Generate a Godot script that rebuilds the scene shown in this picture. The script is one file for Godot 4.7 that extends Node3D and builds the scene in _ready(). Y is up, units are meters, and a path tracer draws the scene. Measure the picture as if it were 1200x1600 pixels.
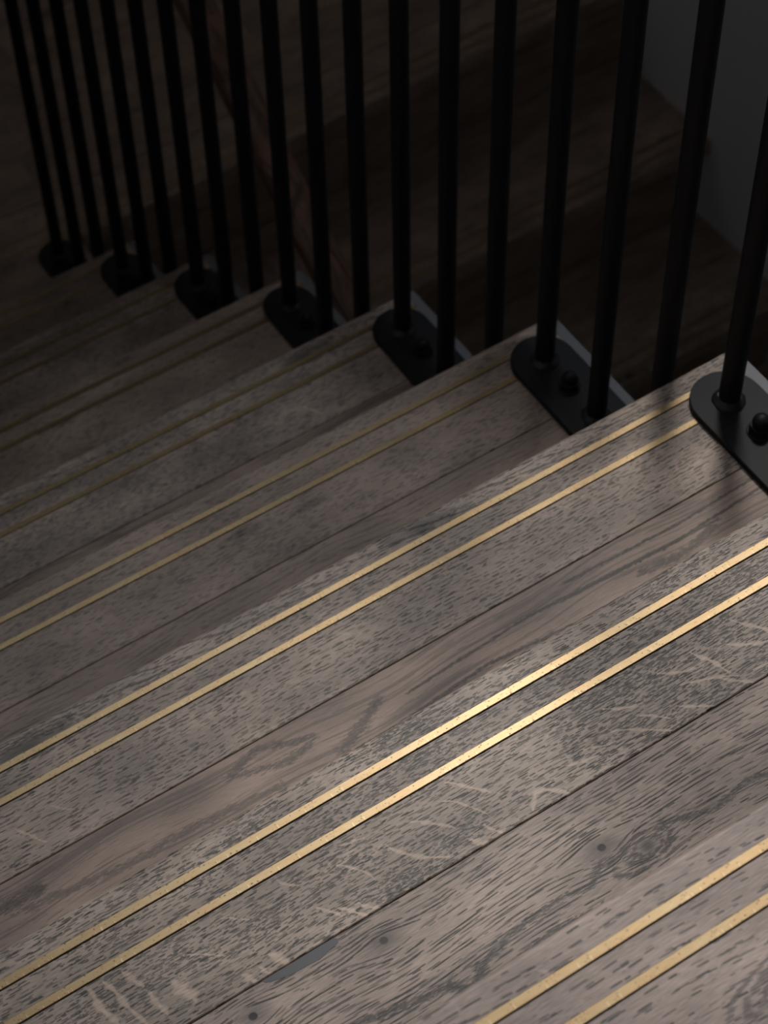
extends Node3D
# An oak staircase with brass anti-slip strips, seen from its upper steps, looking down along a black steel balustrade.
# x runs along the treads (towards the balustrade), y is up, the near flight descends towards -z. Tread k has its top at y = -k * RISE, its nosing at z = -k * GOING.

const GOING := 0.25
const RISE := 0.18752
const X_IN := -0.42          # left wall
const X_END := 0.6074        # open end of the near flight
const X_ROD := 0.5626        # balusters
const ROD_Z := 0.0489        # first baluster, from the nosing
const ROD_R := 0.0095
const X_WALL := 1.727        # right wall
const X_WELL := 0.652        # open end of the far flight
const THICK := 0.034
const OVERHANG := 0.02
const FRONT_W := 0.1078      # width of the front board of a tread
const BACK_W := 0.145
const STRIPS := [0.0258, 0.0514]
const TEX_X0 := -0.24        # wood textures span TEX_L metres along the grain from here
const TEX_L := 0.85
const TW := 2048
const LANDING_Y := -8.0 * RISE
const FAR_Z := -1.972        # nosing of the landing above the far flight
const RAIL_H := 0.91
const SKY := Rect2(0.54, -2.8, 0.44, 1.8)   # skylight opening, x and z
const OPEN_Z := -1.4      # far edge of the stairwell opening in the upper floor

var M := {}
var rng := RandomNumberGenerator.new()


func _ready() -> void:
	# ---- camera
	var cam := Camera3D.new()
	cam.name = "camera"
	cam.position = Vector3(-0.31439, 1.05595, 0.39365)
	cam.basis = Basis(Vector3.UP, deg_to_rad(-32.2153)) * Basis(Vector3.RIGHT, deg_to_rad(-52.9954)) * Basis(Vector3.BACK, deg_to_rad(-1.3963))
	cam.fov = 26.1654
	cam.near = 0.05
	cam.far = 50.0
	var lens := CameraAttributesPhysical.new()
	lens.frustum_focal_length = 51.637
	lens.frustum_focus_distance = 1.47
	lens.frustum_near = 0.05
	lens.frustum_far = 50.0
	lens.exposure_aperture = 8.5
	cam.attributes = lens
	add_child(cam)
	cam.current = true
	# ---- sky, exposure
	var around := WorldEnvironment.new()
	around.name = "environment"
	var env := Environment.new()
	env.background_mode = Environment.BG_COLOR
	env.background_color = Color(0, 0, 0)
	env.tonemap_mode = Environment.TONE_MAPPER_LINEAR
	env.tonemap_exposure = 0.93
	env.sdfgi_enabled = true
	env.ssao_enabled = true
	env.ssil_enabled = true
	around.environment = env
	add_child(around)
	# ---- lights: daylight through the frosted skylight over the stairwell, a soft ceiling panel over the upper landing
	materials()
	skylight(Vector3(SKY.get_center().x, 2.7, SKY.get_center().y), SKY.size, 1.95)
	downlight(Vector3(1.5, 2.7, -1.6), Vector3(0.37, -0.05, 0.04), 13.0, 17.0)
	ceiling_panel(Vector3(0.0, 2.7, 0.9), Vector2(0.9, 0.6), 0.2, "flat rectangular ceiling light panel over the upper landing")
	ceiling_panel(Vector3(1.1, RISE * 2 - 0.18, -2.7), Vector2(0.5, 0.5), 0.06, "flat square ceiling light panel over the half landing")
	# ---- the setting
	setting()
	# ---- the near flight
	near_flight()
	# ---- the far flight
	far_flight()
	# ---- balustrade
	balustrade()


# ------------------------------------------------------------------ tags

func tag(o: Node3D, label: String, category: String, group := "") -> void:
	o.set_meta("label", label)
	o.set_meta("category", category)
	if group:
		o.set_meta("group", group)


func thing(called: String, label: String, category: String, at := Vector3.ZERO, turn := 0.0, group := "") -> Node3D:
	var o := Node3D.new()
	o.name = numbered(called, self)
	o.position = at
	o.rotation.y = turn
	tag(o, label, category, group)
	add_child(o)
	return o


func numbered(called: String, parent: Node) -> String:
	if not parent.has_node(NodePath(called)):
		return called
	var i := 1
	while parent.has_node(NodePath("%s_%03d" % [called, i])):
		i += 1
	return "%s_%03d" % [called, i]


func put(called: String, mesh: Mesh, mat: Material, parent: Node = self, at := Vector3.ZERO, turn := 0.0) -> MeshInstance3D:
	var o := MeshInstance3D.new()
	o.name = numbered(called, parent)
	o.mesh = mesh
	o.material_override = null
	o.set_surface_override_material(0, mat)
	o.position = at
	o.rotation.y = turn
	parent.add_child(o)
	return o


func struct(called: String, mesh: Mesh, mat: Material, at := Vector3.ZERO) -> MeshInstance3D:
	var o := put(called, mesh, mat, self, at)
	o.set_meta("kind", "structure")
	return o


# ------------------------------------------------------------------ mesh helpers

class Build:
	var v := PackedVector3Array()
	var n := PackedVector3Array()
	var t := PackedVector2Array()

	func tri(a: Vector3, b: Vector3, c: Vector3, na: Vector3, nb: Vector3, nc: Vector3, ta := Vector2.ZERO, tb := Vector2.ZERO, tc := Vector2.ZERO) -> void:
		var flip := (b - a).cross(c - a).dot(na + nb + nc) > 0.0
		v.append_array([a, c, b] if flip else [a, b, c])
		n.append_array([na, nc, nb] if flip else [na, nb, nc])
		t.append_array([ta, tc, tb] if flip else [ta, tb, tc])

	func quad(a: Vector3, b: Vector3, c: Vector3, d: Vector3, nn: Vector3, ta := Vector2.ZERO, tb := Vector2.ZERO, tc := Vector2.ZERO, td := Vector2.ZERO) -> void:
		tri(a, b, c, nn, nn, nn, ta, tb, tc)
		tri(a, c, d, nn, nn, nn, ta, tc, td)

	func done() -> ArrayMesh:
		var a := []
		a.resize(Mesh.ARRAY_MAX)
		a[Mesh.ARRAY_VERTEX] = v
		a[Mesh.ARRAY_NORMAL] = n
		a[Mesh.ARRAY_TEX_UV] = t
		var m := ArrayMesh.new()
		m.add_surface_from_arrays(Mesh.PRIMITIVE_TRIANGLES, a)
		return m


# A closed outline of (z, y) points drawn out along x. Texture: u along x, v across.
func drawn(outline: PackedVector2Array, x0: float, x1: float, width: float, tex_x0 := TEX_X0, tex_l := TEX_L, v0 := 0.0) -> ArrayMesh:
	var b := Build.new()
	var count := outline.size()
	var area := 0.0
	for i in count:
		area += outline[i].cross(outline[(i + 1) % count])
	var s := 1.0 if area > 0.0 else -1.0
	var u0 := (x0 - tex_x0) / tex_l
	var u1 := (x1 - tex_x0) / tex_l
	for i in count:
		var p := outline[i]
		var q := outline[(i + 1) % count]
		var d := (q - p).normalized() * s
		var nn := Vector3(0, -d.x, d.y)
		var flat := absf(nn.y) > 0.5
		var vp := (p.x - v0 if flat else p.x - v0 + p.y) / width
		var vq := (q.x - v0 if flat else q.x - v0 + q.y) / width
		b.quad(Vector3(x0, p.y, p.x), Vector3(x1, p.y, p.x), Vector3(x1, q.y, q.x), Vector3(x0, q.y, q.x), nn, Vector2(u0, vp), Vector2(u1, vp), Vector2(u1, vq), Vector2(u0, vq))
	var tris := Geometry2D.triangulate_polygon(outline)
	for end in [[x0, -1.0], [x1, 1.0]]:
		var nn := Vector3(end[1], 0, 0)
		for k in range(0, tris.size(), 3):
			var pts := []
			for j in 3:
				pts.append(outline[tris[k + j]])
			b.tri(Vector3(end[0], pts[0].y, pts[0].x), Vector3(end[0], pts[1].y, pts[1].x), Vector3(end[0], pts[2].y, pts[2].x), nn, nn, nn, pts[0] * 1.5, pts[1] * 1.5, pts[2] * 1.5)
	return b.done()


# An outline of (x, z) points raised from y0 to y1 with its top edge chamfered by c.
func slab(outline: PackedVector2Array, y0: float, y1: float, c: float) -> ArrayMesh:
	var b := Build.new()
	var inner := Geometry2D.offset_polygon(outline, -c)[0] as PackedVector2Array if c > 0.0 else outline
	if inner.size() != outline.size():
		inner = outline
	var count := outline.size()
	var mid := Vector2.ZERO
	for p in outline:
		mid += p / count
	for i in count:
		var p := outline[i]
		var q := outline[(i + 1) % count]
		var d := (q - p).normalized()
		var out := Vector2(d.y, -d.x)
		if out.dot((p + q) / 2.0 - mid) < 0.0:
			out = -out
		var nn := Vector3(out.x, 0, out.y)
		b.quad(Vector3(p.x, y0, p.y), Vector3(q.x, y0, q.y), Vector3(q.x, y1 - c, q.y), Vector3(p.x, y1 - c, p.y), nn)
		if c > 0.0:
			var a1 := closest(inner, p)
			var a2 := closest(inner, q)
			b.quad(Vector3(p.x, y1 - c, p.y), Vector3(q.x, y1 - c, q.y), Vector3(a2.x, y1, a2.y), Vector3(a1.x, y1, a1.y), (nn + Vector3.UP).normalized())
	for side in [[inner, y1, 1.0], [outline, y0, -1.0]]:
		var pts := side[0] as PackedVector2Array
		var tris := Geometry2D.triangulate_polygon(pts)
		var nn := Vector3(0, side[2], 0)
		for k in range(0, tris.size(), 3):
			var a := pts[tris[k]]
			var e := pts[tris[k + 1]]
			var f := pts[tris[k + 2]]
			b.tri(Vector3(a.x, side[1], a.y), Vector3(e.x, side[1], e.y), Vector3(f.x, side[1], f.y), nn, nn, nn, a * 8.0, e * 8.0, f * 8.0)
	return b.done()


func closest(pts: PackedVector2Array, p: Vector2) -> Vector2:
	var best := pts[0]
	for q in pts:
		if q.distance_squared_to(p) < best.distance_squared_to(p):
			best = q
	return best


# A profile of (radius, y) points turned round the y axis; wobble roughens it.
func lathe(profile: PackedVector2Array, sides := 24, wobble := 0.0) -> ArrayMesh:
	var b := Build.new()
	var rings := []
	for p in profile:
		var ring := PackedVector3Array()
		for i in sides:
			var a := TAU * i / sides
			var k := 1.0
			if wobble > 0.0:
				k += wobble * (sin(a * 5.0 + p.x * 900.0) * 0.5 + sin(a * 9.0 + p.y * 1500.0) * 0.5)
			ring.append(Vector3(cos(a) * p.x * k, p.y, sin(a) * p.x * k))
		rings.append(ring)
	for j in profile.size() - 1:
		var e := profile[j + 1] - profile[j]
		var across := Vector2(e.y, -e.x).normalized()
		for i in sides:
			var i2 := (i + 1) % sides
			var a0 := TAU * i / sides
			var a1 := TAU * (i + 1) / sides
			var n0 := Vector3(cos(a0) * across.x, across.y, sin(a0) * across.x)
			var n1 := Vector3(cos(a1) * across.x, across.y, sin(a1) * across.x)
			var t0 := Vector2(float(i) / sides, profile[j].y)
			var t1 := Vector2(float(i + 1) / sides, profile[j + 1].y)
			b.tri(rings[j][i], rings[j][i2], rings[j + 1][i2], n0, n1, n1, t0, Vector2(t1.x, t0.y), t1)
			b.tri(rings[j][i], rings[j + 1][i2], rings[j + 1][i], n0, n1, n0, t0, t1, Vector2(t0.x, t1.y))
	return b.done()


func brick(b: Build, lo: Vector3, hi: Vector3) -> void:
	for axis in 3:
		for side in 2:
			var nn := Vector3.ZERO
			nn[axis] = 1.0 if side else -1.0
			var pts := []
			for c in [[0, 0], [1, 0], [1, 1], [0, 1]]:
				var p := Vector3.ZERO
				p[axis] = hi[axis] if side else lo[axis]
				p[(axis + 1) % 3] = hi[(axis + 1) % 3] if c[0] else lo[(axis + 1) % 3]
				p[(axis + 2) % 3] = hi[(axis + 2) % 3] if c[1] else lo[(axis + 2) % 3]
				pts.append(p)
			b.quad(pts[0], pts[1], pts[2], pts[3], nn)


func box(size: Vector3) -> BoxMesh:
	var m := BoxMesh.new()
	m.size = size
	return m


# ------------------------------------------------------------------ oak

# Draws a board face: v = distance from the board's front edge. Grain runs along u; knots push it aside.
class Oak:
	const W := 2048
	var h := 256
	var pore := PackedFloat32Array()
	var pale := PackedFloat32Array()
	var knots := []
	var wave := 3.0
	var tilt := 0.0
	var phase := 0.0
	var rng := RandomNumberGenerator.new()
	var px := 1.0

	func _init(metres: float, seed_: int, length: float) -> void:
		px = W / length
		h = int(metres * px)
		pore.resize(W * h)
		pale.resize(W * h)
		rng.seed = seed_
		phase = rng.randf() * 10.0

	func bend(x: float, v0: float) -> float:
		var d := wave * (sin(x * 0.0061 + phase + v0 * 0.006) + 0.5 * sin(x * 0.0173 + phase * 2.0 + v0 * 0.013)) + tilt * (x - 1024.0)
		for k in knots:
			var ax: float = (x - k[0]) / k[3]
			if absf(ax) > 3.0:
				continue
			var dv: float = v0 - k[1]
			d += k[2] * signf(dv) * exp(-ax * ax) * exp(-absf(dv) / k[4])
		return v0 + d

	# one stroke along the grain, u and v0 in pixels of the undisturbed wood
	func dash(u: float, v0: float, length: float, width: float, dark: float) -> void:
		var half := width * 0.5
		for i in int(length):
			var x := int(u) + i
			if x < 0 or x >= W:
				continue
			var s := float(i) / length
			var f := dark * minf(1.0, 4.0 * minf(s + 0.08, 1.08 - s))
			var y := bend(x, v0)
			var y0 := int(floor(y - half))
			for yy in range(y0, int(ceil(y + half)) + 1):
				if yy < 0 or yy >= h:
					continue
				var cover := clampf(half + 0.5 - absf(yy + 0.0 - y), 0.0, 1.0) * f
				var at := yy * W + x
				if cover > pore[at]:
					pore[at] = cover

	func pores(count: int, lo: float, hi: float, width: float, dark: float, row := 0.0, clear := 0.0) -> void:
		for i in count:
			var u := rng.randf_range(-30, W)
			var v0 := rng.randf_range(-12, h + 12)
			if row > 0.0:
				v0 = roundf(v0 / row + 0.35 * sin(v0 * 0.11)) * row + rng.randfn(0.0, row * 0.16)
			if clear > 0.0 and sin(u * 0.011 + v0 * 0.09 + phase) + sin(u * 0.023 - v0 * 0.05 + phase * 3.0) > 2.0 - clear:
				continue
			dash(u, v0, rng.randf_range(lo, hi), width * rng.randf_range(0.6, 1.25), dark * rng.randf_range(0.45, 1.0))

	func clusters(count: int, each: int, lo: float, hi: float, width: float, dark: float) -> void:
		for i in count:
			var cu := rng.randf() * W
			var cv := rng.randf() * h
			for j in each:
				dash(cu + rng.randfn(0.0, 42.0), cv + rng.randfn(0.0, 16.0), rng.randf_range(lo, hi), width, dark * rng.randf_range(0.5, 1.0))

	# dotted dark rows along a curve given in pixels (heartwood lines round knots, cathedrals)
	func line(pts: Array, spread: float, dark: float, density := 1.0) -> void:
		var c := Curve2D.new()
		for p in pts:
			c.add_point(p)
		var total := c.get_baked_length()
		for i in int(total * density * (1.0 + spread * 0.25)):
			var p := c.sample_baked(rng.randf() * total)
			p += Vector2(rng.randfn(0, 3.0), rng.randfn(0, spread * 0.5))
			spot(p.x, p.y, rng.randf_range(3.0, 11.0), rng.randf_range(0.6, 1.2), dark * rng.randf_range(0.4, 1.0))

	func spot(x: float, y: float, rx: float, ry: float, dark: float) -> void:
		for yy in range(maxi(0, int(y - ry - 1)), mini(h, int(y + ry + 2))):
			for xx in range(maxi(0, int(x - rx)), mini(W, int(x + rx + 1))):
				var d := sqrt(pow((xx - x) / rx, 2) + pow((yy - y) / ry, 2))
				var k := dark * clampf((1.0 - d) * 2.5, 0.0, 1.0)
				var at := yy * W + xx
				if k > pore[at]:
					pore[at] = k

	# soft broad stain
	func stain(x: float, y: float, rx: float, ry: float, dark: float) -> void:
		for yy in range(maxi(0, int(y - ry)), mini(h, int(y + ry))):
			for xx in range(maxi(0, int(x - rx)), mini(W, int(x + rx))):
				var d := pow((xx - x) / rx, 2) + pow((yy - y) / ry, 2)
				if d < 1.0:
					var at := yy * W + xx
					pore[at] = minf(1.0, pore[at] + dark * (1.0 - d) * (1.0 - d))

	# a pale medullary fleck along three points
	func fleck(a: Vector2, b: Vector2, c: Vector2, width: float, light := 1.0) -> void:
		var steps := int((a.distance_to(b) + b.distance_to(c)) * 0.6) + 2
		var w0 := phase + a.x
		for i in steps:
			var s := float(i) / (steps - 1)
			var p := a.lerp(b, s).lerp(b.lerp(c, s), s)
			p += Vector2(sin(s * 9.0 + w0), cos(s * 7.0 + w0)) * 1.5
			var r := width * (0.35 + 0.65 * sin(PI * clampf(s, 0.06, 0.94))) * (0.8 + 0.35 * sin(s * 17.0 + w0))
			var rx := r * 1.5
			for yy in range(maxi(0, int(p.y - r)), mini(h, int(p.y + r + 1))):
				for xx in range(maxi(0, int(p.x - rx)), mini(W, int(p.x + rx + 1))):
					var d := pow((xx - p.x) / rx, 2) + pow((yy - p.y) / r, 2)
					var k := light * clampf((1.0 - d) * 1.15, 0.0, 1.0)
					var at := yy * W + xx
					if k > pale[at]:
						pale[at] = k

	func flecks(count: int, size: float, light: float) -> void:
		for i in count:
			var a := Vector2(rng.randf() * W, rng.randf() * h)
			var turn := rng.randf_range(0.25, 1.1)
			var l := size * rng.randf_range(0.5, 1.6)
			var b := a + Vector2(cos(turn), sin(turn)) * l
			var c := b + Vector2(cos(turn * 0.5), sin(turn * 0.5)) * l * rng.randf_range(0.3, 1.0)
			fleck(a, b, c, rng.randf_range(1.5, 4.5) * size / 25.0, light * rng.randf_range(0.4, 1.0))

	func bytes(n: FastNoiseLite, w: int, hh: int, f: float) -> PackedByteArray:
		n.frequency = f
		var im := n.get_image(w, hh)
		im.convert(Image.FORMAT_L8)
		im.resize(W, h, Image.INTERPOLATE_CUBIC)
		return im.get_data()

	func picture(base: Color, fine_by: float, broad_by: float) -> ImageTexture:
		var n := FastNoiseLite.new()
		n.seed = rng.randi() % 10000
		n.noise_type = FastNoiseLite.TYPE_SIMPLEX_SMOOTH
		n.fractal_octaves = 2
		var fine := bytes(n, 180, h, 0.35)
		var broad := bytes(n, 96, maxi(16, h / 8), 0.06)
		var out := PackedByteArray()
		out.resize(W * h * 3)
		var f1 := fine_by / 127.0
		var b1 := broad_by / 127.0
		var o := 0
		var r := base.r * 255.0
		var g := base.g * 252.0
		var bl := base.b * 252.0
		for i in W * h:
			var p := pale[i]
			var k := pore[i]
			if p > 0.0:
				k *= 1.0 - 0.85 * p
			var lum := (1.0 + (fine[i] - 127.0) * f1 + (broad[i] - 127.0) * b1) * (1.0 - 0.84 * k) + 0.2 * p
			var cool := 0.035 * k - 0.03 * p
			out[o] = clampi(int(r * lum), 0, 255)
			out[o + 1] = clampi(int(g * lum * (1.0 + cool * 0.6)), 0, 255)
			out[o + 2] = clampi(int(bl * lum * (1.0 + cool)), 0, 255)
			o += 3
		return ImageTexture.create_from_image(Image.create_from_data(W, h, false, Image.FORMAT_RGB8, out))


func oak_material(o: Oak, base: Color, called: String, fine := 0.16, broad := 0.14, rough := 0.5) -> StandardMaterial3D:
	var m := StandardMaterial3D.new()
	m.resource_name = called
	m.albedo_texture = o.picture(base, fine, broad)
	m.roughness = rough
	m.metallic_specular = 0.4
	m.heightmap_enabled = true
	m.heightmap_texture = m.albedo_texture
	m.heightmap_scale = 0.03
	m.heightmap_flip_texture = false
	return m


func tp(o: Oak, x_mm: float, z_mm: float, front_mm := 0.0) -> Vector2:
	return Vector2((x_mm / 1000.0 - TEX_X0) * o.px, (z_mm - front_mm) / 1000.0 * o.px)


func mark(o: Oak, ax: float, az: float, bx: float, bz: float, cx: float, cz: float, w := 4.0, light := 1.0) -> void:
	o.fleck(tp(o, ax, az), tp(o, bx, bz), tp(o, cx, cz), w * 0.8, light)


func materials() -> void:
	rng.seed = 11
	var grey := Color(0.60, 0.545, 0.495)
	# second step: quarter-sawn front board, short pores and many pale flecks
	var o := Oak.new(FRONT_W, 5, TEX_L)
	o.wave = 2.5
	o.tilt = 0.004
	o.pores(7000, 8, 24, 1.25, 1.0)
	o.pores(2600, 4, 10, 1.2, 0.6)
	o.clusters(34, 130, 4, 12, 1.3, 0.85)
	for i in 1900:
		o.dash(o.rng.randf_range(1000, 1680), o.rng.randf_range(60, 258), o.rng.randf_range(5, 18), 1.3, o.rng.randf_range(0.5, 1.0))
	mark(o, 86, 64, 99, 72, 107, 91, 3.0)
	mark(o, 97, 55, 109, 67, 118, 78, 4.5)
	mark(o, 41, 72, 47, 90, 69, 101, 5.0)
	mark(o, 63, 67, 72, 73, 84, 86, 5.5)
	mark(o, 6, 67, 18, 74, 22, 89, 3.5)
	mark(o, -30, 55, -26, 62, -20, 66, 4.0)
	mark(o, 4, 97, 9, 104, 15, 108, 5.0)
	mark(o, -8, 92, -3, 98, 4, 107, 5.5)
	mark(o, -20, 85, -13, 91, -9, 99, 4.5)
	mark(o, -60, 95, -57, 101, -54, 107, 9.0)
	mark(o, 87, 99, 92, 104, 95, 108, 7.0)
	mark(o, 100, 95, 104, 101, 108, 108, 3.5)
	mark(o, 15, 55, 24, 59, 31, 60, 5.0)
	mark(o, -141, 55, -139, 62, -136, 70, 8.0)
	mark(o, -154, 54, -151, 69, -146, 95, 6.5)
	mark(o, -164, 54, -165, 66, -160, 86, 7.5)
	mark(o, -135, 76, -134, 85, -132, 95, 7.0)
	mark(o, -119, 79, -116, 86, -113, 97, 12.0)
	mark(o, -70, 99, -68, 104, -66, 108, 5.0)
	mark(o, -81, 97, -78, 102, -77, 107, 7.0)
	mark(o, -105, 65, -94, 73, -84, 81, 2.5)
	mark(o, -73, 57, -66, 63, -59, 68, 3.0)
	mark(o, 133, 103, 143, 84, 160, 108, 8.0)
	mark(o, 169, 88, 181, 93, 191, 94, 4.5)
	mark(o, 186, 86, 198, 90, 208, 92, 3.5)
	mark(o, 209, 84, 227, 93, 246, 108, 4.5)
	mark(o, 232, 84, 240, 90, 248, 98, 4.0)
	mark(o, 257, 93, 269, 100, 280, 108, 4.5)
	mark(o, 291, 65, 299, 76, 303, 92, 6.0)
	mark(o, 293, 91, 303, 99, 313, 108, 5.0)
	mark(o, 330, 60, 345, 75, 352, 92, 6.0)
	mark(o, 262, 66, 276, 74, 292, 78, 5.5)
	mark(o, 312, 70, 330, 84, 344, 88, 6.0)
	mark(o, 270, 82, 290, 86, 306, 97, 5.0)
	mark(o, 215, 68, 230, 76, 240, 79, 5.0)
	mark(o, 318, 98, 334, 100, 350, 107, 5.5)
	o.flecks(60, 12, 0.45)
	M.front_b = oak_material(o, grey, "oak_front_b")
	# its back board: long straight pores, three knots
	o = Oak.new(BACK_W, 8, TEX_L)
	o.wave = 5.0
	var knot := tp(o, 153, 150, 108)
	var knot2 := tp(o, 3, 127, 108)
	var knot3 := tp(o, -90, 125, 108)
	o.knots = [[knot.x, knot.y, 15.0, 60.0, 34.0], [knot2.x, knot2.y, 14.0, 48.0, 30.0], [knot3.x, knot3.y, 15.0, 48.0, 30.0], [tp(o, 178, 165, 108).x, tp(o, 178, 165, 108).y, 18.0, 40.0, 22.0]]
	o.pores(4100, 14, 58, 1.35, 1.0, 7.0)
	o.pores(1300, 6, 16, 1.2, 0.6)
	for k in [[knot, 1.0], [knot2, 0.8], [knot3, 1.0]]:
		var at: Vector2 = k[0]
		o.stain(at.x, at.y, 46, 26, 0.35)
		o.spot(at.x, at.y, 9, 8, 0.95 * k[1])
	var swirl := tp(o, 178, 165, 108)
	o.stain(swirl.x, swirl.y, 22, 18, 0.5)
	for r in [14.0, 23.0]:
		var ring := []
		for i in 13:
			ring.append(swirl + Vector2(cos(TAU * i / 12.0) * r * 1.9, sin(TAU * i / 12.0) * r))
		o.line(ring, 3.0, 0.6, 0.6)
	o.line([tp(o, -90, 172, 108), tp(o, -39, 164, 108), tp(o, -1, 172, 108), tp(o, 19, 174, 108)], 7.0, 0.7, 0.8)
	o.line([tp(o, 19, 174, 108), tp(o, 33, 185, 108), tp(o, 44, 175, 108)], 11.0, 0.8)
	o.line([tp(o, 44, 175, 108), tp(o, 71, 167, 108), tp(o, 113, 164, 108)], 5.0, 0.6, 0.7)
	o.line([tp(o, 113, 164, 108), tp(o, 129, 169, 108), tp(o, 150, 156, 108)], 3.0, 0.6, 0.6)
	o.line([tp(o, 152, 158, 108), tp(o, 149, 172, 108), tp(o, 162, 178, 108)], 3.0, 0.6, 0.6)
	o.line([tp(o, 196, 158, 108), tp(o, 230, 168, 108), tp(o, 262, 162, 108), tp(o, 300, 178, 108)], 5.0, 0.6, 0.7)
	o.line([tp(o, 52, 184, 108), tp(o, 90, 180, 108), tp(o, 140, 184, 108)], 4.0, 0.7)
	for d in [[300, 60], [150, 300], [620, 40], [1210, 210], [980, 130]]:
		o.fleck(Vector2(d[0], d[1]), Vector2(d[0] + 1, d[1]), Vector2(d[0] + 2, d[1]), 1.6, 1.0)
	M.back_b = oak_material(o, Color(0.585, 0.525, 0.48), "oak_back_b")
	# third step: front board with fine pores and a knot at its left, smooth striped back board
	o = Oak.new(FRONT_W, 21, TEX_L)
	o.wave = 3.0
	o.knots = [[tp(o, -97, 17).x, tp(o, 0, 17).y, 14.0, 70.0, 30.0], [tp(o, 277, 10).x, tp(o, 0, 10).y, 12.0, 60.0, 26.0]]
	o.pores(5200, 8, 22, 1.5, 0.85, 8.0)
	o.pores(2500, 4, 12, 1.2, 0.5)
	for i in 9:
		var x := 420.0 + i * 150.0
		o.line([Vector2(x, 2), Vector2(x + 90, 16 + i % 3 * 5), Vector2(x + 210, 34 + i % 2 * 12), Vector2(x + 380, 62)], 1.5, 0.55, 0.45)
	for k in [[-97, 17, 60, 0.5], [-76, 15, 50, 0.4], [-55, 16, 40, 0.35], [277, 10, 60, 0.5], [300, 12, 40, 0.3], [250, 9, 40, 0.3]]:
		o.stain(tp(o, k[0], k[1]).x, tp(o, k[0], k[1]).y, k[2], 26, k[3])
	for r in [16.0, 26.0, 34.0]:
		var ring := []
		for i in 13:
			ring.append(tp(o, -70, 17) + Vector2(cos(TAU * i / 12.0) * r * 2.6, sin(TAU * i / 12.0) * r * 0.8))
		o.line(ring, 2.0, 0.55, 0.5)
	o.flecks(70, 20, 0.5)
	mark(o, -125, 73, -118, 85, -112, 95, 5.0, 0.9)
	mark(o, -95, 70, -88, 78, -80, 84, 4.0, 0.7)
	mark(o, 60, 60, 74, 66, 84, 68, 4.0, 0.8)
	M.front_c = oak_material(o, Color(0.595, 0.535, 0.485), "oak_front_c")
	o = Oak.new(BACK_W, 33, TEX_L)
	o.wave = 9.0
	o.pores(420, 90, 360, 3.2, 0.3, 22.0)
	o.pores(1100, 16, 60, 1.1, 0.4)
	o.line([tp(o, 28, 124, 108), tp(o, 55, 114, 108), tp(o, 100, 130, 108)], 8.0, 0.5, 0.8)
	o.line([tp(o, 35, 126, 108), tp(o, 67, 136, 108), tp(o, 95, 134, 108)], 8.0, 0.45, 0.8)
	o.line([tp(o, 108, 152, 108), tp(o, 131, 143, 108), tp(o, 160, 128, 108)], 12.0, 0.5)
	o.line([tp(o, -150, 136, 108), tp(o, -70, 145, 108), tp(o, -3, 146, 108), tp(o, 60, 152, 108)], 8.0, 0.4, 0.8)
	o.line([tp(o, -175, 123, 108), tp(o, -152, 127, 108), tp(o, -130, 127, 108)], 14.0, 0.5)
	o.line([tp(o, 144, 158, 108), tp(o, 245, 149, 108), tp(o, 343, 158, 108)], 4.0, 0.6)
	o.line([tp(o, 180, 136, 108), tp(o, 300, 130, 108), tp(o, 480, 138, 108)], 3.0, 0.6)
	o.line([tp(o, 395, 146, 108), tp(o, 440, 150, 108), tp(o, 475, 142, 108)], 10.0, 0.5)
	o.line([tp(o, 340, 120, 108), tp(o, 450, 124, 108), tp(o, 560, 120, 108)], 3.0, 0.65)
	o.line([tp(o, 330, 133, 108), tp(o, 440, 137, 108), tp(o, 560, 130, 108)], 3.0, 0.65)
	M.back_c = oak_material(o, Color(0.555, 0.48, 0.43), "oak_back_c", 0.1, 0.2)
	# first step: coarse rows of pores, a cathedral at the board's middle
	o = Oak.new(FRONT_W, 41, TEX_L)
	o.wave = 6.0
	o.pores(1500, 9, 32, 2.0, 0.85, 15.0)
	o.pores(900, 4, 12, 1.2, 0.4)
	for r in [14.0, 30.0, 46.0, 64.0]:
		var ring := []
		for i in 9:
			var a := PI * 0.5 + PI * i / 8.0
			ring.append(tp(o, 118, 92) + Vector2(cos(a) * r * 3.6 + r * 2.0, sin(a) * r * 0.85))
		o.line(ring, 3.0, 0.5, 0.6)
	mark(o, 12, 12, 16, 17, 17, 22, 4.0, 0.8)
	o.flecks(10, 10, 0.4)
	M.front_a = oak_material(o, Color(0.60, 0.54, 0.505), "oak_front_a")
	# fourth step
	o = Oak.new(FRONT_W, 52, TEX_L)
	o.wave = 3.0
	o.pores(4600, 8, 24, 1.5, 0.6)
	o.flecks(90, 16, 0.4)
	for i in 8:
		o.stain(o.rng.randf() * TW, o.rng.randf() * o.h, 70, 20, o.rng.randf_range(0.1, 0.3))
	M.front_d = oak_material(o, Color(0.585, 0.515, 0.46), "oak_front_d", 0.1, 0.14)
	o = Oak.new(BACK_W, 63, TEX_L)
	o.wave = 8.0
	o.pores(1000, 30, 120, 1.6, 0.45, 14.0)
	o.pores(2000, 8, 26, 1.3, 0.5)
	for i in 6:
		o.stain(o.rng.randf() * TW, o.rng.randf() * o.h, 120, 26, o.rng.randf_range(0.1, 0.25))
	M.back_d = oak_material(o, Color(0.56, 0.49, 0.435), "oak_back_d", 0.08, 0.12)
	# hidden and far wood
	M.oak_dark = M.back_d
	M.filler = plain("dark_filler", Color(0.23, 0.22, 0.235), 0.5)
	M.black = plain("black_powder_coat", Color(0.09, 0.09, 0.096), 0.42)
	var n := FastNoiseLite.new()
	n.seed = 4
	n.frequency = 0.12
	var grain := NoiseTexture2D.new()
	grain.width = 256
	grain.height = 256
	grain.seamless = true
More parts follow.
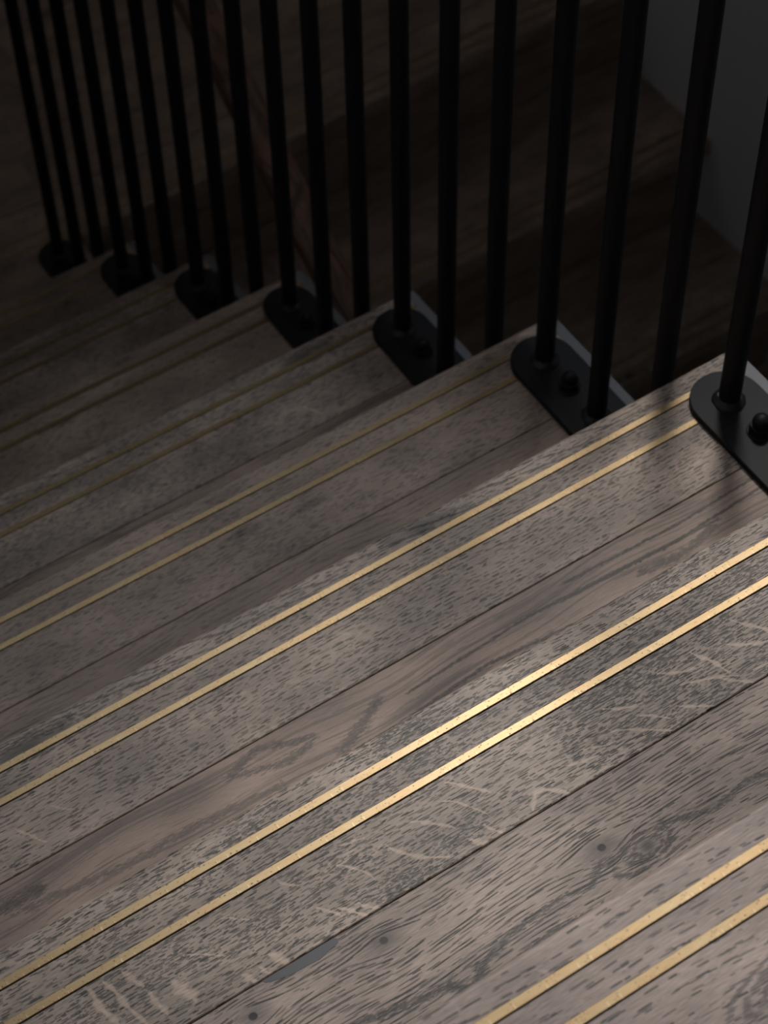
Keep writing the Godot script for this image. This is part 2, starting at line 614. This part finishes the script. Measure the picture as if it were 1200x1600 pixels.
	grain.noise = n
	M.black.metallic_specular = 0.3
	M.black.roughness = 0.5
	M.black.heightmap_enabled = true
	M.black.heightmap_texture = grain
	M.black.heightmap_scale = 0.004
	M.black.uv1_triplanar = true
	M.black.uv1_scale = Vector3(14, 14, 14)
	M.weld = plain("weld_bead_black", Color(0.13, 0.13, 0.14), 0.3)
	M.paint = plain("matt_grey_white_paint", Color(0.88, 0.88, 0.885), 0.85)
	M.paint.heightmap_enabled = true
	M.paint.heightmap_texture = grain
	M.paint.heightmap_scale = 0.01
	M.paint.uv1_triplanar = true
	M.paint.uv1_scale = Vector3(5, 5, 5)
	M.brass = brass()
	M.trim = oak_trim()


func plain(called: String, c: Color, rough: float) -> StandardMaterial3D:
	var m := StandardMaterial3D.new()
	m.resource_name = called
	m.albedo_color = c
	m.roughness = rough
	return m


func oak_trim() -> StandardMaterial3D:
	var m := plain("oak_end_grain", Color(0.38, 0.375, 0.385), 0.5)
	return m


func brass() -> StandardMaterial3D:
	var w := 2048
	var h := 24
	var im := Image.create(w, h, false, Image.FORMAT_RGB8)
	var r := RandomNumberGenerator.new()
	r.seed = 77
	var n := FastNoiseLite.new()
	n.seed = 9
	n.frequency = 0.006
	var f := FastNoiseLite.new()
	f.seed = 19
	f.frequency = 0.4
	for x in w:
		for y in h:
			var warm := 0.5 + 0.5 * n.get_noise_2d(x, y * 6.0)
			var k := 1.0 + 0.09 * f.get_noise_2d(x * 0.06, y * 1.3) + 0.05 * f.get_noise_2d(x, y)
			im.set_pixel(x, y, Color(0.53 * k, (0.462 - 0.035 * warm) * k, (0.345 - 0.05 * warm) * k))
	for i in 260:
		var x := r.randi() % w
		var y := r.randi() % h
		var k := r.randf_range(0.35, 0.85)
		for dx in r.randi_range(1, 4):
			for dy in r.randi_range(1, 3):
				var px := Vector2i((x + dx) % w, mini(h - 1, y + dy))
				im.set_pixelv(px, im.get_pixelv(px) * k)
	for i in 60:
		var x := r.randi() % w
		var l := r.randi_range(2, 7)
		for y in h:
			if y < h - l * 2:
				continue
			im.set_pixel(x, y, im.get_pixel(x, y).lerp(Color(0.9, 0.82, 0.66), 0.5))
	var m := StandardMaterial3D.new()
	m.resource_name = "aged_brass"
	m.albedo_texture = ImageTexture.create_from_image(im)
	m.metallic = 0.62
	m.roughness = 0.38
	m.heightmap_enabled = true
	m.heightmap_texture = m.albedo_texture
	m.heightmap_scale = 0.01
	return m


# ------------------------------------------------------------------ lights

func downlight(at: Vector3, towards: Vector3, angle: float, energy: float) -> void:
	var t := thing("ceiling_downlight", "round recessed ceiling downlight over the far flight", "light", at)
	put("trim_ring", lathe(PackedVector2Array([Vector2(0.17, -0.001), Vector2(0.17, -0.012), Vector2(0.205, -0.012), Vector2(0.21, -0.004), Vector2(0.21, -0.001)]), 40), M.paint, t)
	var glow := plain("lit_lens", Color(1, 1, 1), 0.6)
	glow.emission_enabled = true
	glow.emission = Color(0.98, 0.98, 1.0)
	glow.emission_energy_multiplier = 1.0
	put("light_lens", lathe(PackedVector2Array([Vector2(0.0, -0.008), Vector2(0.17, -0.006), Vector2(0.17, -0.001), Vector2(0.0, -0.001)]), 40), glow, t)
	var l := SpotLight3D.new()
	l.name = "downlight_beam"
	l.light_color = Color(1.0, 0.985, 0.965)
	l.light_energy = energy
	l.light_size = 0.26
	l.spot_angle = angle
	l.spot_angle_attenuation = 1.0
	l.spot_attenuation = 2.0
	l.spot_range = 12.0
	l.shadow_enabled = true
	add_child(l)
	l.look_at_from_position(at + Vector3(0, -0.02, 0), towards, Vector3(0, 0, 1))


func skylight(at: Vector3, size: Vector2, energy: float) -> void:
	var glow := plain("frosted_daylit_glass", Color(0.9, 0.93, 0.95), 0.6)
	glow.emission_enabled = true
	glow.emission = Color(0.92, 0.96, 1.0)
	glow.emission_energy_multiplier = 0.8
	var w := struct("window_1", box(Vector3(size.x, 0.01, size.y)), glow, at + Vector3(0, 0.06, 0))
	for s in [-1.0, 1.0]:
		put("frame", box(Vector3(size.x + 0.1, 0.06, 0.05)), M.paint, w, Vector3(0, -0.03, s * size.y / 2))
		put("frame", box(Vector3(0.05, 0.06, size.y - 0.05)), M.paint, w, Vector3(s * size.x / 2, -0.03, 0))
	var l := AreaLight3D.new()
	l.name = "skylight_window"
	l.area_size = size - Vector2(0.1, 0.1)
	l.light_energy = energy
	l.light_color = Color(0.93, 0.965, 1.0)
	l.area_attenuation = 2.0
	l.area_range = 12.0
	l.shadow_enabled = true
	add_child(l)
	l.look_at_from_position(at + Vector3(0, -0.012, 0), at + Vector3(0, -1, 0), Vector3(0, 0, 1))


func ceiling_panel(at: Vector3, size: Vector2, energy: float, label: String) -> void:
	var t := thing("ceiling_light_panel", label, "light", at)
	put("frame", box(Vector3(size.x + 0.06, 0.02, size.y + 0.06)), M.paint, t, Vector3(0, -0.011, 0))
	var glow := plain("lit_diffuser", Color(1, 1, 1), 0.6)
	glow.emission_enabled = true
	glow.emission = Color(1, 0.98, 0.96)
	glow.emission_energy_multiplier = minf(0.4, energy)
	put("light_diffuser", box(Vector3(size.x, 0.008, size.y)), glow, t, Vector3(0, -0.0255, 0))
	var l := AreaLight3D.new()
	l.name = "panel_light"
	l.area_size = size
	l.light_energy = energy
	l.light_color = Color(1, 0.985, 0.96)
	l.area_attenuation = 2.0
	l.area_range = 12.0
	l.shadow_enabled = true
	add_child(l)
	l.look_at_from_position(at + Vector3(0, -0.035, 0), at + Vector3(0, -1, 0), Vector3(0, 0, 1))


# ------------------------------------------------------------------ setting

func setting() -> void:
	var y0 := LANDING_Y - 7.0 * RISE
	var y1 := 2.7
	var hgt := y1 - y0
	var z0 := -3.4
	var z1 := 2.2
	struct("wall_left", box(Vector3(0.12, hgt, z1 - z0)), M.paint, Vector3(X_IN - 0.06, y0 + hgt / 2, (z0 + z1) / 2))
	struct("wall_right", box(Vector3(0.12, hgt, z1 - z0)), M.paint, Vector3(X_WALL + 0.06, y0 + hgt / 2, (z0 + z1) / 2))
	struct("wall_far", box(Vector3(X_WALL - X_IN + 0.24, hgt, 0.12)), M.paint, Vector3((X_WALL + X_IN) / 2, y0 + hgt / 2, z0 - 0.06))
	struct("wall_back", box(Vector3(X_WALL - X_IN + 0.24, hgt, 0.12)), M.paint, Vector3((X_WALL + X_IN) / 2, y0 + hgt / 2, z1 + 0.06))
	# the ceiling with its skylight opening
	var cb := Build.new()
	var gap := SKY
	for part in [[X_IN - 0.12, X_WALL + 0.12, z0 - 0.12, gap.position.y], [X_IN - 0.12, X_WALL + 0.12, gap.end.y, z1 + 0.12], [X_IN - 0.12, gap.position.x, gap.position.y, gap.end.y], [gap.end.x, X_WALL + 0.12, gap.position.y, gap.end.y]]:
		brick(cb, Vector3(part[0], y1, part[2]), Vector3(part[1], y1 + 0.12, part[3]))
	struct("ceiling", cb.done(), M.paint)
	struct("floor", box(Vector3(X_WALL - X_IN + 0.24, 0.12, z1 - z0 + 0.24)), M.back_d, Vector3((X_WALL + X_IN) / 2, y0 - 0.06, (z0 + z1) / 2))
	# the upper landing behind the camera
	struct("floor_upper", box(Vector3(X_WALL - X_IN, 0.18, z1 - 0.5)), M.back_d, Vector3((X_WALL + X_IN) / 2, RISE * 2 - 0.09, (z1 + 0.5) / 2))
	# the storey above goes on over the landing, beyond the stairwell opening
	struct("ceiling_lower", box(Vector3(X_WALL - X_IN, 0.18, OPEN_Z - z0)), M.paint, Vector3((X_WALL + X_IN) / 2, RISE * 2 - 0.09, (OPEN_Z + z0) / 2))
	struct("ceiling_lower", box(Vector3(X_WALL - 0.67, 0.18, 0.25)), M.paint, Vector3((X_WALL + 0.67) / 2, RISE * 2 - 0.09, OPEN_Z + 0.125))
	# the half landing that both flights meet, laid with boards
	var slab_y := LANDING_Y - 0.16
	var landing := struct("floor_landing", box(Vector3(X_WALL - X_IN, 0.14, FAR_Z + 0.0 - z0 - 0.03)), M.paint, Vector3((X_WALL + X_IN) / 2, LANDING_Y - 0.092, (FAR_Z - 0.03 + z0) / 2))
	landing.set_meta("label", "dark oak boarded landing where the two flights meet")
	var mats := [M.back_d, M.front_d, M.back_c, M.front_c]
	var z := FAR_Z - FRONT_W - 0.0008
	var k := 0
	while z > z0 + 0.02:
		var w := minf(0.14, z - z0)
		var p := put("plank", drawn(board(0.0, w - 0.0008, 0.022), X_IN, X_WALL, BACK_W, TEX_X0 - k * 0.37, TEX_L), mats[k % 4], landing)
		p.position = Vector3(0, LANDING_Y, z - w) - landing.position
		z -= w
		k += 1
	# the strip of landing under the lowest step of the near flight
	for part in 2:
		var w := 0.125
		var p := put("plank", drawn(board(0.0, w - 0.0008, 0.022), X_IN, X_END, BACK_W, TEX_X0 - 0.2 * part, TEX_L), mats[part], landing)
		p.position = Vector3(0, LANDING_Y, FAR_Z + 0.0008 + part * w) - landing.position
	# landing nosing above the far flight and below the near one
	var nose := put("nosing_board", drawn(front_outline(), X_IN, X_WALL, FRONT_W, TEX_X0, TEX_L), M.front_d, landing)
	nose.rotation.y = PI
	nose.position = Vector3(X_IN + X_WALL, LANDING_Y, FAR_Z) - landing.position
	for e in STRIPS:
		put("brass_strip", drawn(strip_outline(e), X_IN + 0.002, X_WALL - 0.002, 0.006, 0.1, 0.5), M.brass, landing, Vector3(X_IN + X_WALL, LANDING_Y, FAR_Z) - landing.position, PI)


# ------------------------------------------------------------------ steps

func board(z0: float, z1: float, thick: float) -> PackedVector2Array:
	var c := 0.0006
	return PackedVector2Array([Vector2(z0, -thick), Vector2(z0, -c), Vector2(z0 + c, 0), Vector2(z1 - c, 0), Vector2(z1, -c), Vector2(z1, -thick)])


# front board: rounded nosing, two grooves for the strips
func front_outline() -> PackedVector2Array:
	var p := PackedVector2Array()
	var r := 0.004
	p.append(Vector2(0.002, -THICK))
	p.append(Vector2(0.0, -THICK + 0.002))
	for i in 6:
		var a := PI - PI * 0.5 * i / 5.0
		p.append(Vector2(r + cos(a) * r, -r + sin(a) * r))
	for e in STRIPS:
		p.append(Vector2(e - 0.0066, 0))
		p.append(Vector2(e - 0.0066, -0.0035))
		p.append(Vector2(e, -0.0035))
		p.append(Vector2(e, 0))
	p.append(Vector2(FRONT_W - 0.0011, 0))
	p.append(Vector2(FRONT_W - 0.0005, -0.0006))
	p.append(Vector2(FRONT_W - 0.0005, -THICK))
	return p


func strip_outline(e: float) -> PackedVector2Array:
	var a := e - 0.0066
	var b := e - 0.0008
	var c := 0.0003
	var top := 0.0007
	return PackedVector2Array([Vector2(a, -0.0034), Vector2(a, top - c), Vector2(a + c, top), Vector2(b - c, top), Vector2(b, top - c), Vector2(b, -0.0034)])


# A step; x runs from x0 to the wall side x1 (local). open_x: the open end (or NAN).
func step(label: String, at: Vector3, turn: float, x0: float, x1: float, open_x: float, front: Material, back: Material, shift: float, depth: float, group: String) -> Node3D:
	var t := thing("stair_tread", label, "stair tread", at, turn, group)
	var a := x0
	var b := x1
	if not is_nan(open_x):
		if open_x > x0 + 0.3:
			b = open_x - 0.0112
		else:
			a = open_x + 0.0112
	put("front_board", drawn(front_outline(), a, b, FRONT_W, TEX_X0 - shift, TEX_L), front, t)
	var back_board := put("back_board", drawn(board(FRONT_W + 0.0003, depth, THICK), a, b, BACK_W, TEX_X0 - shift, TEX_L, FRONT_W), back, t)
	for e in STRIPS:
		put("brass_strip", drawn(strip_outline(e), a + 0.001, b - 0.0006, 0.0066, TEX_X0 - shift * 2.3, 0.6, e - 0.0066), M.brass, t)
	if not is_nan(open_x):
		var c := 0.003
		var z0 := 0.0
		var outline := PackedVector2Array([Vector2(z0, -THICK), Vector2(z0, -c), Vector2(z0 + c, 0), Vector2(depth - 0.001, 0), Vector2(depth, -0.001), Vector2(depth, -THICK)])
		var e0 := b + 0.0002 if open_x > x0 + 0.3 else open_x
		var e1 := open_x if open_x > x0 + 0.3 else a - 0.0002
		put("end_trim", drawn(outline, e0, e1, 0.1, 0.0, 0.2), M.trim, t)
	put("riser", drawn(PackedVector2Array([Vector2(OVERHANG, -RISE + 0.0005), Vector2(OVERHANG, -THICK), Vector2(OVERHANG + 0.018, -THICK), Vector2(OVERHANG + 0.018, -RISE + 0.0005)]), x0, x1, BACK_W, TEX_X0 + 0.21 + shift, TEX_L), M.back_d, t)
	return t


func near_flight() -> void:
	var names := [
		"grey oak stair tread nearest the camera, coarse grain, at the bottom right corner",
		"grey oak stair tread with pale flecks, round knots and a dark filler patch",
		"grey oak stair tread with a knotty left nosing and smooth brown back board",
		"oak stair tread carrying the second black base plate counted from the right, two brass strips",
		"oak stair tread carrying the third black base plate counted from the right",
		"dim oak stair tread carrying the fourth black base plate counted from the right",
		"dim oak stair tread carrying the fifth black base plate counted from the right",
		"lowest dim oak stair tread of the near flight, just above the landing",
	]
	var fronts := [M.front_a, M.front_b, M.front_c, M.front_d, M.front_c, M.front_d, M.front_c, M.front_d]
	var backs := [M.back_d, M.back_b, M.back_c, M.back_d, M.back_c, M.back_d, M.back_c, M.back_d]
	var shifts := [0.0, 0.0, 0.0, 0.0, 0.31, 0.47, 0.15, 0.6]
	for k in range(0, 8):
		var t := step(names[k], Vector3(0, -k * RISE, -k * GOING), 0.0, X_IN, X_END, X_END, fronts[k], backs[k], shifts[k], GOING + OVERHANG - 0.0005, "treads of the near flight")
		if k == 1:
			var pts := PackedVector2Array()
			for p in [[-0.0735, 0.1083], [-0.060, 0.1083], [-0.022, 0.1083], [-0.0195, 0.1100], [-0.0205, 0.1125], [-0.028, 0.1140], [-0.036, 0.1158], [-0.047, 0.1150], [-0.056, 0.1148], [-0.0655, 0.1128], [-0.0720, 0.1105]]:
				pts.append(Vector2(p[0], p[1]))
			put("filler_patch", slab(pts, -0.0005, 0.0002, 0.0), M.filler, t.get_node("back_board")).set_meta("label", "dark grey filler patch along the seam")
	var t := step("grey oak stair tread leading up to the upper landing, above all other treads", Vector3(0, RISE, GOING), 0.0, X_IN, X_END, X_END, M.front_d, M.back_d, 0.2, GOING + OVERHANG - 0.0005, "treads of the near flight")
	put("riser", drawn(PackedVector2Array([Vector2(GOING + OVERHANG, 0.0), Vector2(GOING + OVERHANG, RISE - 0.001), Vector2(GOING + OVERHANG + 0.018, RISE - 0.001), Vector2(GOING + OVERHANG + 0.018, 0.0)]), X_IN, X_END, BACK_W), M.back_d, t)


func far_flight() -> void:
	var names := ["dark oak tread just below the landing, beyond the balusters", "dark oak tread ending at the pale wall, second below the landing", "dark oak tread below the pale wall corner, third below the landing", "dark oak tread, fourth below the landing, beyond the balusters", "dark oak tread, fifth below the landing", "lowest dark oak tread of the far flight"]
	for i in 6:
		var at := Vector3(X_WALL + X_WELL, LANDING_Y - (i + 1) * RISE, FAR_Z + (i + 1) * GOING)
		step(names[i], at, PI, X_WELL, X_WALL, X_WALL + X_WELL - X_WELL if false else NAN, M.front_d if i % 2 == 0 else M.front_c, M.back_d, 0.13 * i, GOING + OVERHANG - 0.0005, "treads of the far flight")
	# riser between the landing and the first far tread
	var t := thing("landing_riser", "dark oak riser board under the landing nosing", "riser", Vector3(0, LANDING_Y, FAR_Z))
	put("riser_board", drawn(PackedVector2Array([Vector2(-OVERHANG - 0.018, -RISE + 0.0005), Vector2(-OVERHANG - 0.018, -THICK - 0.001), Vector2(-OVERHANG, -THICK - 0.001), Vector2(-OVERHANG, -RISE + 0.0005)]), X_IN, X_WALL, BACK_W), M.back_d, t)


# ------------------------------------------------------------------ balustrade

func stadium(half: float, z0: float, z1: float, x: float) -> PackedVector2Array:
	var p := PackedVector2Array()
	for i in 17:
		var a := PI * i / 16.0
		p.append(Vector2(x + cos(a) * half, z1 - half + sin(a) * half))
	for i in 17:
		var a := PI + PI * i / 16.0
		p.append(Vector2(x + cos(a) * half, z0 + half + sin(a) * half))
	return p


func hexagon(r: float) -> PackedVector2Array:
	var p := PackedVector2Array()
	for i in 6:
		p.append(Vector2(cos(TAU * i / 6.0 + 0.3), sin(TAU * i / 6.0 + 0.3)) * r)
	return p


func balustrade() -> void:
	var plate := slab(stadium(0.032, 0.0155, 0.2465, 0.0), 0.0, 0.006, 0.0007)
	var bead := lathe(PackedVector2Array([Vector2(0.0145, 0.0), Vector2(0.0135, 0.0022), Vector2(0.0118, 0.0042), Vector2(0.0098, 0.0066), Vector2(0.0092, 0.0066)]), 36, 0.045)
	var washer := lathe(PackedVector2Array([Vector2(0.0, 0.0014), Vector2(0.0105, 0.0014), Vector2(0.0112, 0.0008), Vector2(0.0112, 0.0)]), 28)
	var hex := slab(hexagon(0.0098), 0.0014, 0.0095, 0.0008)
	var dome := []
	for i in 8:
		var a := PI * 0.5 * i / 7.0
		dome.append(Vector2(cos(a) * 0.0074, 0.0095 + 0.004 + sin(a) * 0.0072))
	dome.push_front(Vector2(0.0074, 0.0095))
	var cap := lathe(PackedVector2Array(dome), 24)
	var names := [
		"black steel baluster trio beside the topmost coarse grained tread",
		"black steel baluster trio beside the tread with the dark filler patch",
		"black steel baluster trio with the largest base plate, cut off by the right edge",
		"black steel baluster trio, second base plate from the right edge",
		"black steel baluster trio, third base plate from the right edge",
		"black steel baluster trio, fourth base plate from the right edge",
		"black steel baluster trio, fifth base plate from the right edge",
		"black steel baluster trio, second base plate from the left, on the lowest tread",
		"black steel baluster trio standing on the landing, leftmost base plate",
	]
	var rods := []
	for j in 3:
		var zo := ROD_Z + j * GOING / 3.0
		var top := RAIL_H + zo * RISE / GOING - 0.012
		rods.append(lathe(PackedVector2Array([Vector2(ROD_R, 0.004), Vector2(ROD_R, top)]), 28))
	for k in range(0, 9):
		var t := thing("baluster_set", names[k], "balusters", Vector3(X_ROD, -k * RISE + 0.0003, -k * GOING), 0.0, "baluster trios along the near flight")
		put("base_plate", plate, M.black, t)
		for j in 3:
			var zo := ROD_Z + j * GOING / 3.0
			put("baluster", rods[j], M.black, t, Vector3(0, 0, zo))
			put("weld_bead", bead, M.weld, t, Vector3(0, 0.006, zo), j * 1.3)
		for zb in [0.0895, 0.1735]:
			var nut := put("cap_nut", hex, M.black, t, Vector3(0, 0.006, zb), 0.4 * k)
			put("dome", cap, M.black, nut)
			put("washer", washer, M.black, nut)
	handrail()


func handrail() -> void:
	# one continuous oak rail: down the near flight, round at the landing, down the far flight
	var s := RISE / GOING
	var x2 := 0.692
	var c := Curve3D.new()
	c.bake_interval = 0.03
	for z in [0.6, 0.0, -0.6, -1.2, -1.8, -1.9]:
		c.add_point(Vector3(X_ROD, RAIL_H + s * z + 0.004, z))
	var zc := -1.93
	for i in range(1, 8):
		var a := PI * i / 8.0
		c.add_point(Vector3((X_ROD + x2) / 2 - cos(a) * (x2 - X_ROD) / 2, lerpf(RAIL_H + s * -1.9 + 0.004, -0.963 - s * (-1.9 + 1.449), float(i) / 8.0) - 0.03 * sin(a), zc - sin(a) * 0.065))
	for z in [-1.9, -1.8, -1.4, -1.0, -0.72]:
		c.add_point(Vector3(x2, -0.963 - s * (z + 1.449), z))
	var pts := c.get_baked_points()
	var b := Build.new()
	var sides := 20
	var rings := []
	var norms := []
	for i in pts.size():
		var d := (pts[mini(i + 1, pts.size() - 1)] - pts[maxi(i - 1, 0)]).normalized()
		var side := d.cross(Vector3.UP).normalized()
		var up := side.cross(d).normalized()
		var ring := []
		var norm := []
		for j in sides:
			var a := TAU * j / sides
			var ca := cos(a)
			var sa := sin(a)
			var x := signf(ca) * pow(absf(ca), 0.6) * 0.024
			var y := signf(sa) * pow(absf(sa), 0.6) * 0.017
			ring.append(pts[i] + side * x + up * y)
			norm.append((side * ca * 0.8 + up * sa).normalized())
		rings.append(ring)
		norms.append(norm)
	for i in pts.size() - 1:
		for j in sides:
			var j2 := (j + 1) % sides
			var t0 := Vector2(i * 0.03 / TEX_L, float(j) / sides)
			var t1 := Vector2((i + 1) * 0.03 / TEX_L, float(j + 1) / sides)
			b.tri(rings[i][j], rings[i][j2], rings[i + 1][j2], norms[i][j], norms[i][j2], norms[i + 1][j2], t0, Vector2(t0.x, t1.y), t1)
			b.tri(rings[i][j], rings[i + 1][j2], rings[i + 1][j], norms[i][j], norms[i + 1][j2], norms[i + 1][j], t0, t1, Vector2(t1.x, t0.y))
	var dark := (M.back_c as StandardMaterial3D).duplicate() as StandardMaterial3D
	dark.albedo_color = Color(0.9, 0.8, 0.76)
	var o := put("handrail", b.done(), dark)
	tag(o, "oak handrail sloping down behind the balusters over the far flight", "handrail")
